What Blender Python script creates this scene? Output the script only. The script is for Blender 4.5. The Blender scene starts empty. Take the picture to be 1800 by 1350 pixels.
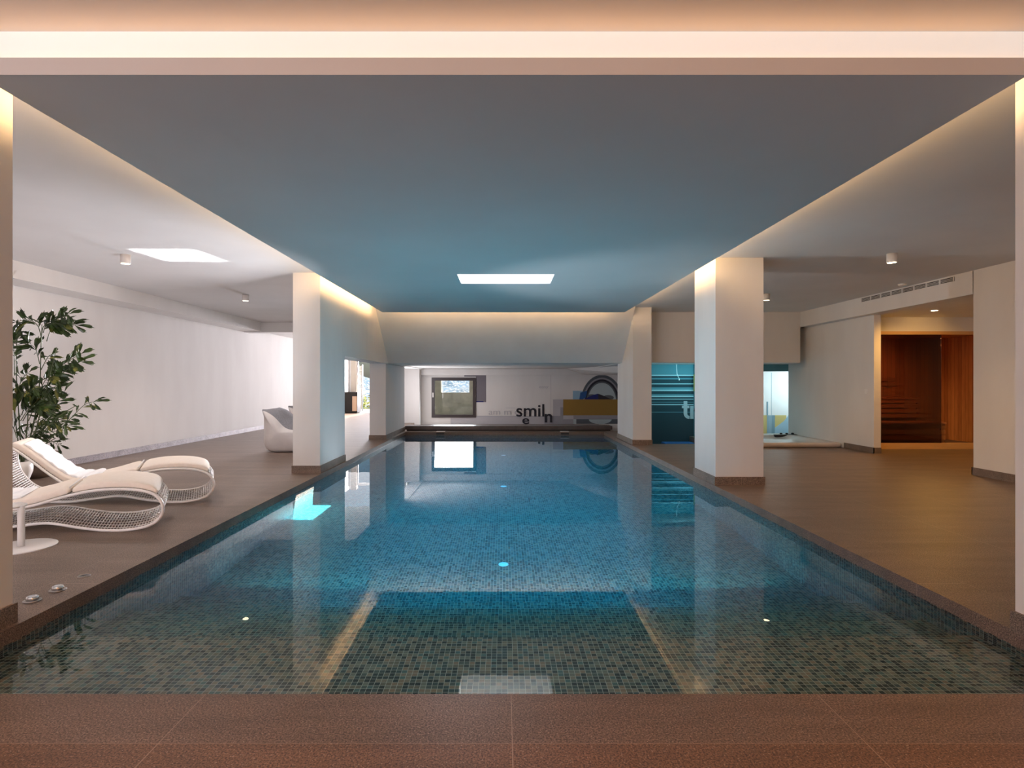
import bpy, bmesh, math, random
from mathutils import Vector, Matrix
random.seed(7)
S = bpy.context.scene
COL = S.collection
PI = math.pi

# ------------------------------------------------------------------ camera
F = 980.0; CX, CY, EYE = 885.0, 674.0, 1.22       # focal length in px (1800 px wide), vanishing point, eye height
cam = bpy.data.cameras.new('camera'); cam.sensor_width = 36; cam.lens = 36 * F / 1800
cam.shift_x = (900 - CX) / 1800; cam.shift_y = -(675 - CY) / 1800
cam.clip_start = 0.05; cam.clip_end = 3000
camo = bpy.data.objects.new('camera', cam); COL.objects.link(camo)
camo.location = (0, 0, EYE); camo.rotation_euler = (PI / 2, 0, 0); S.camera = camo

# ------------------------------------------------------------------ world, sun, exposure
S.view_settings.view_transform = 'Standard'; S.view_settings.look = 'None'
S.view_settings.exposure = 0.9; S.view_settings.gamma = 1.0; S.view_settings.use_curve_mapping = False
w = bpy.data.worlds.new('sky'); S.world = w; w.use_nodes = True
nt = w.node_tree; sky = nt.nodes.new('ShaderNodeTexSky'); sky.sky_type = 'NISHITA'; sky.sun_disc = False
sky.sun_elevation = math.radians(54); sky.sun_rotation = math.radians(90); sky.air_density = 1.0; sky.dust_density = 1.5
nt.links.new(sky.outputs[0], nt.nodes['Background'].inputs[0]); nt.nodes['Background'].inputs[1].default_value = 0.045
sd = bpy.data.lights.new('sun', 'SUN'); sd.energy = 9; sd.angle = 0.012; sd.color = (1, .97, .93)
sun = bpy.data.objects.new('sun', sd); COL.objects.link(sun)
SUN = Vector((-.69, -.11, -1)).normalized()
sun.rotation_euler = SUN.to_track_quat('-Z', 'Y').to_euler()

def area(name, loc, direction, sx, sy, power, color, spread=180, up='Y'):
    l = bpy.data.lights.new(name, 'AREA'); l.shape = 'RECTANGLE'; l.size = sx; l.size_y = sy
    l.energy = power; l.color = color; l.spread = math.radians(spread)
    o = bpy.data.objects.new(name, l); COL.objects.link(o); o.location = loc
    d = Vector(direction).normalized()
    # local X stays along the axis 'up' names, local -Z along the direction
    ax = {'X': Vector((1, 0, 0)), 'Y': Vector((0, 1, 0)), 'Z': Vector((0, 0, 1))}[up]
    z = -d; x = (ax - ax.dot(z) * z).normalized(); y = z.cross(x)
    o.rotation_euler = Matrix((x, y, z)).transposed().to_euler()
    return o
WARM = (1, .60, .27)
# cove LED strips lying on the edge of the hanging ceiling panel
area('cove_led_left', (-2.26, 6.55, 2.665), (-1, 0, .10), 7.9, .03, 24, WARM)
area('cove_led_right', (2.26, 6.55, 2.665), (1, 0, .10), 7.9, .03, 24, WARM)
area('cove_led_far', (0, 10.52, 2.665), (0, 1, .10), 4.4, .03, 13, WARM, up='X')
area('cove_led_front', (0, 2.50, 2.655), (0, -.5, 1), 4.7, .03, 2.0, (1, .40, .05), up='X')
# added warm fill lamps out of view, with no fittings
area('warm_fill_rear', (0, -.9, 2.79), (0, .35, -1), 5.0, .6, 122, (1, .46, .17), up='X')
area('warm_fill_right', (4.6, 1.2, 2.72), (0, 0, -1), 2.0, .4, 12, (1, .44, .18), up='X')
# daylight: cool fill lamp added behind the camera on the left, roof glass of the far left bay, skylight, garden court on the right
area('cool_fill_rear', (-4.5, -3.2, 1.3), (0, 1, .05), 3.0, 2.3, 75, (1.0, .92, 1.0), up='X')
area('daylight_roof_glass', (-4.8, 20.6, 2.9), (0, -.25, -1), 3.4, 5.0, 30, (1, .97, 1.0), up='X')
area('daylight_garden_door', (-4.4, 33.0, 1.8), (0, -1, 0), 4.0, 3.0, 620, (1, .94, 1.0), spread=50, up='X')
area('daylight_side_gap', (-2.9, 15.5, .9), (1, .35, .05), 2.0, 1.3, 19, (1, .96, 1.0), up='Y')
area('daylight_skylight', (0.03, 7.2, 3.0), (0, 0, -1), 1.1, .6, 9, (.85, .93, 1.0), up='X')
area('daylight_window', (-1.55, 17.45, .75), (0, -1, -.25), 1.2, 1.0, 16, (.9, .95, 1.0), up='X')
area('daylight_court', (7.6, 13.7, 1.2), (-.6, .5, -.1), .9, 1.2, 10, (.75, .95, 1.0), up='Z')
area('daylight_pit', (4.0, 12.2, 1.63), (-.1, .6, -1), 1.6, .2, 9, (.25, .8, .95), up='X')
# added underwater fill, out of view at the lowest step riser
area('pool_floor_fill', (0.03, 4.62, -1.08), (0, 1, .12), 4.6, .14, 14, (.75, .95, 1.0), up='X')
# added lamps in place of daylight and ceiling light passing the water surface
area('pool_water_fill', (0.03, 8.9, -.085), (0, 0, -1), 3.6, 8.4, 210, (.55, .80, 1.0), up='X')
area('pool_step_fill', (0.03, 3.4, -.085), (0, 0, -1), 4.6, 2.2, 5, (1, .75, .5), up='X')
# added lamp in place of the refracted sunbeam below the skylight
area('sun_beam_in_water', (-2.12, 6.92, -.27), (-.46, -.07, -1), .62, .62, 1500, (1, .45, .40), spread=3, up='X')
# added lamp for the sun glint mirrored off the water onto the left ceiling
area('sun_glint_beam', (-1.97, 6.86, .42), (-.80, -.12, 1), .54, .6, 4.0, (.95, .97, 1.0), spread=2.5, up='X')
def bare_spot(name, loc, d, power, color, ang, blend=.7):
    l = bpy.data.lights.new(name, 'SPOT'); l.energy = power; l.color = color; l.spot_size = math.radians(ang); l.spot_blend = blend; l.shadow_soft_size = 0
    o = bpy.data.objects.new(name, l); COL.objects.link(o); o.location = loc; o.rotation_euler = Vector(d).to_track_quat('-Z', 'Y').to_euler()
bare_spot('glint_bounce_fill', (-1.9, 6.9, .06), (-1, -.30, 1.0), 120, (1, .94, 1.0), 84)  # added spot standing in for bounce off the sunlit patch
bare_spot('column_fill_right', (-1.9, 6.9, .06), (1, .15, .55), 90, (.88, .94, 1.0), 64)  # added fill for the inner faces of the right columns
bare_spot('column_fill_left', (-1.5, 8.2, .02), (-1, .1, .9), 9, (.68, .86, 1.0), 110)  # added fill for the inner face of the left column
for gx in (-1.1, 1.15):  # added upward spots topping up the light the pool gives back
    for gy, gp in ((4.8, 7), (6.6, 9), (8.4, 6)): bare_spot('pool_glow_fill', (gx, gy, -.05), (0, 0, 1), gp * (1.8 if gx < 0 else 1.2), (.22, .70, 1.0), 150, 1)

# ------------------------------------------------------------------ node materials
MATS = {}
def N(nt, t, **kw):
    n = nt.nodes.new(t)
    for k, v in kw.items():
        if k.startswith('i_'):
            key = k[2:]; n.inputs[int(key) if key.isdigit() else key.replace('_', ' ')].default_value = v
        else: setattr(n, k, v)
    return n
def base(name, color=(.8, .8, .8), rough=.6, metal=0., spec=.5, emit=None, estr=1.):
    m = bpy.data.materials.new(name); m.use_nodes = True; MATS[name] = m
    b = m.node_tree.nodes['Principled BSDF']
    b.inputs['Base Color'].default_value = (*color, 1); b.inputs['Roughness'].default_value = rough
    b.inputs['Metallic'].default_value = metal; b.inputs['Specular IOR Level'].default_value = spec
    if emit: b.inputs['Emission Color'].default_value = (*emit, 1); b.inputs['Emission Strength'].default_value = estr
    return m
def noisy(name, c1, c2, scale=8., rough=.6, bump=0., stretch=(1, 1, 1), metal=0., detail=3, spec=.5):
    m = base(name, c1, rough, metal, spec); nt = m.node_tree; b = nt.nodes['Principled BSDF']
    g = N(nt, 'ShaderNodeNewGeometry'); mp = N(nt, 'ShaderNodeMapping'); mp.inputs['Scale'].default_value = stretch
    nz = N(nt, 'ShaderNodeTexNoise', i_Scale=scale, i_Detail=detail)
    r = N(nt, 'ShaderNodeValToRGB'); r.color_ramp.elements[0].color = (*c1, 1); r.color_ramp.elements[1].color = (*c2, 1)
    r.color_ramp.elements[0].position = .35; r.color_ramp.elements[1].position = .65
    nt.links.new(g.outputs['Position'], mp.inputs[0]); nt.links.new(mp.outputs[0], nz.inputs['Vector'])
    nt.links.new(nz.outputs['Fac'], r.inputs[0]); nt.links.new(r.outputs[0], b.inputs['Base Color'])
    if bump:
        bp = N(nt, 'ShaderNodeBump', i_Strength=bump, i_Distance=.01)
        nt.links.new(nz.outputs['Fac'], bp.inputs['Height']); nt.links.new(bp.outputs[0], b.inputs['Normal'])
    return m
PLASTER = noisy('plaster', (.74, .72, .70), (.78, .765, .745), 2.2, .85, .05, (1, 1, .3))
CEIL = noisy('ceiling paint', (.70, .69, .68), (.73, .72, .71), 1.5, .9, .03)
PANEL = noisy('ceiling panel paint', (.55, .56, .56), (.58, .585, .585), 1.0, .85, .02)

def math_n(nt, op, a, b=None, c=None):
    n = nt.nodes.new('ShaderNodeMath'); n.operation = op
    for i, v in enumerate((a, b, c)):
        if v is None: continue
        if isinstance(v, (int, float)): n.inputs[i].default_value = v
        else: nt.links.new(v, n.inputs[i])
    return n.outputs[0]
def joint(nt, coord, off, pitch, wdt):
    """1 on a joint line of width wdt every pitch metres"""
    t = math_n(nt, 'DIVIDE', math_n(nt, 'SUBTRACT', coord, off), pitch)
    d = math_n(nt, 'ABSOLUTE', math_n(nt, 'SUBTRACT', t, math_n(nt, 'ROUND', t)))
    return math_n(nt, 'LESS_THAN', d, wdt / 2 / pitch)

def stone(name, xo, xp, yo, yp, tint=(1, 1, 1), rough=.42, jw=.004, streak=1.0):
    m = base(name, rough=rough); nt = m.node_tree; b = nt.nodes['Principled BSDF']; L = nt.links.new
    g = N(nt, 'ShaderNodeNewGeometry'); sp = N(nt, 'ShaderNodeSeparateXYZ'); L(g.outputs['Position'], sp.inputs[0])
    x, y = sp.outputs[0], sp.outputs[1]
    mp = N(nt, 'ShaderNodeMapping'); mp.inputs['Scale'].default_value = (.55, 3.2, 3.2); L(g.outputs['Position'], mp.inputs[0])
    n1 = N(nt, 'ShaderNodeTexNoise', i_Scale=1.6, i_Detail=6., i_Roughness=.65); L(mp.outputs[0], n1.inputs['Vector'])
    n2 = N(nt, 'ShaderNodeTexNoise', i_Scale=150., i_Detail=3., i_Roughness=.7); L(g.outputs['Position'], n2.inputs['Vector'])
    n3 = N(nt, 'ShaderNodeTexVoronoi', i_Scale=120.); L(g.outputs['Position'], n3.inputs['Vector'])
    r1 = N(nt, 'ShaderNodeValToRGB'); e = r1.color_ramp.elements
    c0 = [.115 * tint[0], .080 * tint[1], .062 * tint[2]]; c1 = [.20 * tint[0], .142 * tint[1], .112 * tint[2]]
    e[0].color = (*c0, 1); e[1].color = (*c1, 1); e[0].position = .3; e[1].position = .72; L(n1.outputs['Fac'], r1.inputs[0])
    r2 = N(nt, 'ShaderNodeValToRGB'); e = r2.color_ramp.elements
    e[0].color = (.30, .30, .30, 1); e[1].color = (2.0, 1.95, 1.85, 1); e[0].position = .38; e[1].position = .66; L(n2.outputs['Fac'], r2.inputs[0])
    mx = N(nt, 'ShaderNodeMix', data_type='RGBA', blend_type='MULTIPLY'); mx.inputs[0].default_value = 1
    L(r1.outputs[0], mx.inputs[6]); L(r2.outputs[0], mx.inputs[7])
    spk = math_n(nt, 'LESS_THAN', n3.outputs['Distance'], .26)
    wn = N(nt, 'ShaderNodeTexWhiteNoise', noise_dimensions='3D'); L(n3.outputs['Position'], wn.inputs['Vector'])
    spk = math_n(nt, 'MULTIPLY', spk, math_n(nt, 'GREATER_THAN', wn.outputs['Value'], .72))
    mx2 = N(nt, 'ShaderNodeMix', data_type='RGBA'); mx2.inputs[7].default_value = (.42, .33, .26, 1)
    L(math_n(nt, 'MULTIPLY', spk, .75), mx2.inputs[0]); L(mx.outputs[2], mx2.inputs[6])
    jj = math_n(nt, 'MAXIMUM', joint(nt, x, xo, xp, jw), joint(nt, y, yo, yp, jw))
    mx3 = N(nt, 'ShaderNodeMix', data_type='RGBA'); mx3.inputs[7].default_value = (.40, .30, .23, 1)
    L(math_n(nt, 'MULTIPLY', jj, .75), mx3.inputs[0]); L(mx2.outputs[2], mx3.inputs[6]); L(mx3.outputs[2], b.inputs['Base Color'])
    bp = N(nt, 'ShaderNodeBump', i_Strength=.15, i_Distance=.003); L(n2.outputs['Fac'], bp.inputs['Height']); L(bp.outputs[0], b.inputs['Normal'])
    return m
ST_LEFT = stone('stone tile left deck', -2.765, .985, 1.89, 1.2)
ST_RIGHT = stone('stone tile right deck', 2.82, .86, 1.89, 1.2)
ST_NEAR = stone('stone tile near deck', .03, 1.2, 1.89, 5., (1.0, .84, .70))
ST_COPE = stone('stone coping', .03, 1.2, 1.0, 1.2, jw=.003)
ST_SKIRT = stone('stone skirting', .45, 1.2, .6, 1.2, (1.1, 1.2, 1.25), .5, .003)
ST_WALLSK = stone('pale wall skirting', .45, 1.2, 3.0, 1.2, (1.7, 2.1, 3.1), .5, .006)

def mosaic():
    m = base('pool mosaic', rough=.25); nt = m.node_tree; b = nt.nodes['Principled BSDF']; L = nt.links.new
    g = N(nt, 'ShaderNodeNewGeometry'); P = .0262
    ad = N(nt, 'ShaderNodeVectorMath', operation='ADD'); ad.inputs[1].default_value = (.0071, .0093, .0057); L(g.outputs['Position'], ad.inputs[0])
    sc = N(nt, 'ShaderNodeVectorMath', operation='SCALE'); sc.inputs['Scale'].default_value = 1 / P; L(ad.outputs[0], sc.inputs[0])
    fl = N(nt, 'ShaderNodeVectorMath', operation='FLOOR'); L(sc.outputs[0], fl.inputs[0])
    fr = N(nt, 'ShaderNodeVectorMath', operation='FRACTION'); L(sc.outputs[0], fr.inputs[0])
    wn = N(nt, 'ShaderNodeTexWhiteNoise', noise_dimensions='3D'); L(fl.outputs[0], wn.inputs['Vector'])
    r = N(nt, 'ShaderNodeValToRGB'); cr = r.color_ramp; cr.interpolation = 'CONSTANT'
    cols = [(.012, .020, .020), (.13, .115, .085), (.030, .055, .058), (.20, .165, .125), (.06, .085, .075), (.016, .028, .028), (.15, .155, .13), (.22, .15, .105), (.06, .12, .12)]
    pos = [0, .18, .32, .44, .55, .66, .76, .87, .93]
    cr.elements[0].color = (*cols[0], 1); cr.elements[1].position = pos[1]; cr.elements[1].color = (*cols[1], 1)
    for p, c in zip(pos[2:], cols[2:]):
        el = cr.elements.new(p); el.color = (*c, 1)
    L(wn.outputs['Value'], r.inputs[0])
    sf = N(nt, 'ShaderNodeSeparateXYZ'); L(fr.outputs[0], sf.inputs[0])
    sn = N(nt, 'ShaderNodeSeparateXYZ'); L(g.outputs['True Normal'], sn.inputs[0])
    tot = None
    for k in range(3):
        d = math_n(nt, 'ABSOLUTE', math_n(nt, 'SUBTRACT', sf.outputs[k], .5))
        e = math_n(nt, 'GREATER_THAN', d, .455)
        face = math_n(nt, 'LESS_THAN', math_n(nt, 'ABSOLUTE', sn.outputs[k]), .5)
        e = math_n(nt, 'MULTIPLY', e, face)
        tot = e if tot is None else math_n(nt, 'MAXIMUM', tot, e)
    mx = N(nt, 'ShaderNodeMix', data_type='RGBA'); mx.inputs[7].default_value = (.42, .42, .37, 1)
    L(tot, mx.inputs[0]); L(r.outputs[0], mx.inputs[6]); L(mx.outputs[2], b.inputs['Base Color'])
    return m
MOSAIC = mosaic()

def water_mat():
    m = bpy.data.materials.new('pool water'); m.use_nodes = True; nt = m.node_tree; L = nt.links.new
    nt.nodes.remove(nt.nodes['Principled BSDF']); out = nt.nodes['Material Output']
    gl = N(nt, 'ShaderNodeBsdfGlass', i_IOR=1.33, i_Roughness=0.)
    L(gl.outputs[0], out.inputs['Surface'])
    va = N(nt, 'ShaderNodeVolumeAbsorption', i_Density=1.15); va.inputs['Color'].default_value = (.0, .84, .965, 1)
    L(va.outputs[0], out.inputs['Volume'])
    g = N(nt, 'ShaderNodeNewGeometry'); mp = N(nt, 'ShaderNodeMapping'); mp.inputs['Scale'].default_value = (1, .6, 1); L(g.outputs['Position'], mp.inputs[0])
    nz = N(nt, 'ShaderNodeTexNoise', i_Scale=7., i_Detail=2.); L(mp.outputs[0], nz.inputs['Vector'])
    bp = N(nt, 'ShaderNodeBump', i_Strength=.04, i_Distance=.004); L(nz.outputs['Fac'], bp.inputs['Height']); L(bp.outputs[0], gl.inputs['Normal'])
    return m
WATER = water_mat()

def pane_mat(name, tint, refl=.08):
    m = bpy.data.materials.new(name); m.use_nodes = True; nt = m.node_tree; L = nt.links.new
    nt.nodes.remove(nt.nodes['Principled BSDF']); out = nt.nodes['Material Output']
    t = N(nt, 'ShaderNodeBsdfTransparent'); t.inputs[0].default_value = (*tint, 1)
    gl = N(nt, 'ShaderNodeBsdfGlossy'); gl.inputs['Roughness'].default_value = 0.01
    fz = N(nt, 'ShaderNodeFresnel', i_IOR=1.45); mx = N(nt, 'ShaderNodeMixShader')
    L(fz.outputs[0], mx.inputs[0]); L(t.outputs[0], mx.inputs[1]); L(gl.outputs[0], mx.inputs[2]); L(mx.outputs[0], out.inputs['Surface'])
    return m
PANE = pane_mat('clear glass', (.95, .97, .97)); TINTED = pane_mat('tinted sauna glass', (.46, .32, .28))

def wood(name, c1, c2, plank, axis=0, groove=.06):
    m = base(name, c1, .5); nt = m.node_tree; b = nt.nodes['Principled BSDF']; L = nt.links.new
    g = N(nt, 'ShaderNodeNewGeometry'); sp = N(nt, 'ShaderNodeSeparateXYZ'); L(g.outputs['Position'], sp.inputs[0])
    mp = N(nt, 'ShaderNodeMapping'); mp.inputs['Scale'].default_value = (6, 6, .8) if axis < 2 else (.8, .8, 8); L(g.outputs['Position'], mp.inputs[0])
    nz = N(nt, 'ShaderNodeTexNoise', i_Scale=4., i_Detail=5.); L(mp.outputs[0], nz.inputs['Vector'])
    c = math_n(nt, 'DIVIDE', math_n(nt, 'ADD', sp.outputs[0], sp.outputs[1]) if axis < 2 else sp.outputs[2], plank)
    wn = N(nt, 'ShaderNodeTexWhiteNoise', noise_dimensions='1D'); L(math_n(nt, 'FLOOR', c), wn.inputs['W'])
    f = math_n(nt, 'ADD', math_n(nt, 'MULTIPLY', nz.outputs['Fac'], .6), math_n(nt, 'MULTIPLY', wn.outputs['Value'], .4))
    r = N(nt, 'ShaderNodeValToRGB'); e = r.color_ramp.elements; e[0].color = (*c1, 1); e[1].color = (*c2, 1); e[0].position = .25; e[1].position = .75
    L(f, r.inputs[0])
    gv = math_n(nt, 'LESS_THAN', math_n(nt, 'FRACT', c), groove)
    mx = N(nt, 'ShaderNodeMix', data_type='RGBA'); mx.inputs[7].default_value = (c1[0] * .2, c1[1] * .2, c1[2] * .2, 1)
    L(gv, mx.inputs[0]); L(r.outputs[0], mx.inputs[6]); L(mx.outputs[2], b.inputs['Base Color'])
    return m
WOODWALL = wood('sauna planks', (.36, .15, .055), (.62, .30, .11), .09)
WOODBENCH = wood('sauna bench timber', (.30, .13, .05), (.42, .19, .08), 10., 2, 0)
TIMBER = wood('sauna frame timber', (.55, .32, .13), (.66, .40, .18), 10., 2, 0)
WHITEPOW = base('white powder coat', (.82, .80, .78), .4)
LEDGE = noisy('dark ledge stone', (.07, .06, .062), (.10, .088, .09), 6, .35)
DARKFR = base('dark window frame', (.045, .035, .038), .4)
INLET = base('pool inlet plastic', (.75, .76, .76), .5)
CHROME = base('chrome', (.75, .75, .76), .12, 1.)
STEEL = base('brushed steel', (.35, .33, .32), .3, 1.)
BLACK = base('black plastic', (.015, .015, .016), .4)
CREAM = noisy('cream cushion cloth', (.80, .72, .63), (.84, .76, .67), 30, .9, .1)
TOWEL = noisy('white towelling', (.84, .86, .88), (.90, .90, .90), 12, .95, .6)
BAGW = noisy('white bean bag vinyl', (.68, .66, .66), (.74, .72, .71), 6, .6, .2)
BAGG = noisy('grey melange cloth', (.17, .175, .20), (.34, .35, .38), 120, .95, .2)
POTW = base('white glazed pot', (.80, .77, .73), .3)
POTB = noisy('taupe pot', (.20, .15, .125), (.26, .20, .16), 10, .6)
SOIL = noisy('soil', (.03, .02, .015), (.06, .04, .03), 40, 1)
LEAF = noisy('palm leaf', (.010, .026, .007), (.038, .075, .012), 9, .42)
LEAFY = noisy('palm leaf yellowing', (.08, .10, .02), (.20, .20, .04), 12, .45)
STEM = base('palm stem', (.06, .085, .035), .6)
LAMPW = base('white lamp body', (.75, .72, .70), .5)
LAMPE = base('lamp lens', (.9, .8, .6), .5, emit=(1, .78, .5), estr=6)
GLOWBAND = base('glowing upstand', (.8, .78, .74), .6, emit=(.80, .94, .96), estr=.21)  # emission stands in for cove light falling on the white upstand
TUB = noisy('whirlpool acrylic', (.62, .56, .51), (.70, .63, .58), 3, .25)

# ------------------------------------------------------------------ mesh helpers
def sety(o, label=None, cat=None, group=None, kind=None):
    if label: o['label'] = label
    if cat: o['category'] = cat
    if group: o['group'] = group
    if kind: o['kind'] = kind
    return o
def empty(name, loc, label, cat, group=None, rz=0.):
    o = bpy.data.objects.new(name, None); COL.objects.link(o); o.location = loc; o.rotation_euler = (0, 0, rz)
    o.empty_display_size = .1; o['_loc'] = [float(v) for v in loc]
    return sety(o, label, cat, group)
def wloc(o):
    v = Vector((0, 0, 0))
    while o is not None:
        v = v + o.location; o = o.parent
    return v
class M:
    """collects shapes in world coordinates, then links them as one mesh object"""
    def __init__(s): s.b = bmesh.new(); s.mi = 0; s.mats = []
    def mat(s, m):
        if m not in s.mats: s.mats.append(m)
        s.mi = s.mats.index(m); return s
    def _f(s, fs, smooth=False):
        for f in fs: f.material_index = s.mi; f.smooth = smooth
    def box(s, x0, x1, y0, y1, z0, z1):
        v = [s.b.verts.new(p) for p in ((x0, y0, z0), (x1, y0, z0), (x1, y1, z0), (x0, y1, z0), (x0, y0, z1), (x1, y0, z1), (x1, y1, z1), (x0, y1, z1))]
        s._f([s.b.faces.new([v[i] for i in q]) for q in ((3, 2, 1, 0), (4, 5, 6, 7), (0, 1, 5, 4), (1, 2, 6, 5), (2, 3, 7, 6), (3, 0, 4, 7))]); return s
    def prism(s, pts, d):
        """closed polygon pts (3D) pushed by vector d"""
        d = Vector(d); a = [s.b.verts.new(p) for p in pts]; c = [s.b.verts.new(Vector(p) + d) for p in pts]; n = len(pts)
        fs = [s.b.faces.new(a), s.b.faces.new(c[::-1])]
        fs += [s.b.faces.new([a[i], c[i], c[(i + 1) % n], a[(i + 1) % n]][::-1]) for i in range(n)]
        s._f(fs); return s
    def lathe(s, c, prof, n=32, smooth=True, a0=0., scale=(1, 1)):
        rings = []
        for r, z in prof:
            rings.append([s.b.verts.new((c[0] + r * scale[0] * math.cos(2 * PI * k / n + a0), c[1] + r * scale[1] * math.sin(2 * PI * k / n + a0), c[2] + z)) for k in range(n)])
        fs = []
        for a, b in zip(rings, rings[1:]):
            for k in range(n): fs.append(s.b.faces.new([a[k], a[(k + 1) % n], b[(k + 1) % n], b[k]]))
        fs.append(s.b.faces.new(rings[0][::-1])); fs.append(s.b.faces.new(rings[-1]))
        s._f(fs, smooth); fs[-1].smooth = False; fs[-2].smooth = False; return s
    def tube(s, pts, r, n=6, closed=False, smooth=True, taper=None):
        pts = [Vector(p) for p in pts]; rings = []; m = len(pts); nrm = None
        for i, p in enumerate(pts):
            if closed: t = pts[(i + 1) % m] - pts[i - 1]
            else: t = pts[min(i + 1, m - 1)] - pts[max(i - 1, 0)]
            t.normalize()
            if nrm is None:
                nrm = t.cross(Vector((0, 1, 0)) if abs(t.y) < .9 else Vector((1, 0, 0))).normalized()
            nrm = (nrm - nrm.dot(t) * t).normalized(); bn = t.cross(nrm)
            rr = r if taper is None else r * (1 + (taper - 1) * i / (m - 1))
            rings.append([s.b.verts.new(p + rr * (math.cos(2 * PI * k / n) * nrm + math.sin(2 * PI * k / n) * bn)) for k in range(n)])
        fs = []
        for i in range(m if closed else m - 1):
            a, b = rings[i], rings[(i + 1) % m]
            for k in range(n): fs.append(s.b.faces.new([a[k], a[(k + 1) % n], b[(k + 1) % n], b[k]]))
        if not closed: fs.append(s.b.faces.new(rings[0][::-1])); fs.append(s.b.faces.new(rings[-1]))
        s._f(fs, smooth); return s
    def build(s, name, mat=None, parent=None, bevel=0., subsurf=0, fix=True):
        if fix: bmesh.ops.recalc_face_normals(s.b, faces=s.b.faces[:])
        if parent is not None: bmesh.ops.translate(s.b, verts=s.b.verts[:], vec=-wloc(parent))
        me = bpy.data.meshes.new(name); s.b.to_mesh(me); s.b.free()
        for m in (s.mats or [mat]): me.materials.append(m)
        o = bpy.data.objects.new(name, me); COL.objects.link(o)
        if parent is not None: o.parent = parent
        if bevel:
            md = o.modifiers.new('bevel', 'BEVEL'); md.width = bevel; md.segments = 2; md.limit_method = 'ANGLE'
        if subsurf:
            md = o.modifiers.new('sub', 'SUBSURF'); md.levels = subsurf; md.render_levels = subsurf
        return o
def struct(name, m, mat=None, parent=None, **kw):
    o = m.build(name, mat, parent, **kw)
    if parent is None: o['kind'] = 'structure'
    return o
def Pt(px, py, Y): return Vector(((px - CX) / F * Y, Y, EYE + (CY - py) / F * Y))
def X(px, Y): return (px - CX) / F * Y
def Z(py, Y): return EYE + (CY - py) / F * Y
def copy_tree(o, parent=None):
    c = o.copy(); COL.objects.link(c); c.parent = parent
    for ch in list(o.children): copy_tree(ch, c)
    return c

# ------------------------------------------------------------------ the shell
PL, PR, PN, PF = -2.46, 2.52, 2.19, 14.0          # pool edges
CZ, HZ = 2.73, 1.66                               # ceiling, low soffit
fl = M()
fl.mat(ST_LEFT).box(-6.45, PL - .305, -3.5, 23.4, -.2, 0)
fl.mat(ST_NEAR).box(PL - .305, PR + .3, -3.5, PN - .30, -.2, 0)
fl.mat(ST_RIGHT).box(PR + .3, 9.6, -3.5, 10.37, -.2, 0); fl.box(PR + .3, 6.5, 10.37, 11.25, -.2, 0); fl.box(PR + .3, 2.98, 11.25, 14.32, -.2, 0)
fl.box(PL - .305, 3.0, PF + .3, 17.65, -.3, -.07); fl.box(4.3, 6.5, 11.25, 12.9, -.2, -.0)
struct('floor', fl)
cl = M().mat(CEIL)
cl.box(-6.45, 9.6, -3.5, 2.52, 2.80, 3.05)                                   # near bay
for x0, x1, y0, y1 in ((-6.45, -.60, 2.52, 13.8), (.66, 9.6, 2.52, 13.8), (-.60, .66, 2.52, 6.84), (-.60, .66, 7.56, 13.8)):
    cl.box(x0, x1, y0, y1, CZ, 3.05)
cl.box(-6.45, -2.6, 13.95, 17.9, 2.60, 3.05); cl.box(-6.45, -2.6, 13.8, 13.95, 2.75, 3.05)
struct('ceiling', cl)
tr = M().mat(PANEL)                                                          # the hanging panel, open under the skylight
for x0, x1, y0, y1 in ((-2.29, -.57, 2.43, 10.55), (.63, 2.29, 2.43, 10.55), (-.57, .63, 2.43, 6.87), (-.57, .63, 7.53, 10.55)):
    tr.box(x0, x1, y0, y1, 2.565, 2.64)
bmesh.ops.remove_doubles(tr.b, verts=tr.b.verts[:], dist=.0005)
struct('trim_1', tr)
struct('trim_2', M().mat(CEIL).box(-2.29, 2.29, 2.60, 2.64, 2.64, CZ))       # core the panel hangs from
sk = empty('window_2', (.03, 7.2, 2.64), None, None); sk['kind'] = 'structure'
M().mat(PLASTER).box(-.60, -.57, 6.84, 7.56, 2.64, 3.1).box(.63, .66, 6.84, 7.56, 2.64, 3.1).box(-.57, .63, 6.84, 6.87, 2.64, 3.1).box(-.57, .63, 7.53, 7.56, 2.64, 3.1).build('window_reveal', None, sk)
struct('wall_left', M().mat(PLASTER).box(-6.75, -6.45, -3.5, 24.2, -.2, 3.05))
rw = M().mat(PLASTER)
rw.box(6.28, 6.45, -3.5, 7.45, 0, 2.80)                                       # near pier
rw.box(6.28, 6.58, 7.45, 11.8, 2.415, CZ)                                     # lintel band
rw.box(6.28, 6.58, 7.45, 7.46, 2.415, CZ)
rw.box(6.46, 6.58, 9.72, 12.64, -.2, 2.415)
rw.box(6.58, 6.74, 11.8, 12.64, HZ, CZ)
struct('wall_right', rw)
nb = M().mat(PLASTER)                                                         # the sauna lobby
nb.box(6.45, 9.6, 7.30, 7.45, 0, 2.80); nb.box(9.6, 9.75, 7.30, 12.3, 0, 2.6); nb.box(6.58, 9.6, 7.45, 10.45, 2.45, 2.73)
nb.box(6.58, 9.6, 10.37, 10.45, 2.19, 2.45)
struct('wall_lobby', nb)
bk = M().mat(PLASTER)
bk.box(-6.45, 9.6, -3.7, -3.5, 0, 2.9)
struct('wall_rear', bk)
hl = M().mat(PLASTER)
hl.box(-2.87, -2.5, 8.78, 12.08, 1.65, CZ); hl.box(-2.87, -2.5, 12.08, 17.65, HZ, 2.8)
hl.box(-3.4, -3.1, 17.65, 24.2, -.2, 3.05)
struct('wall_pool_left', hl)
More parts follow.
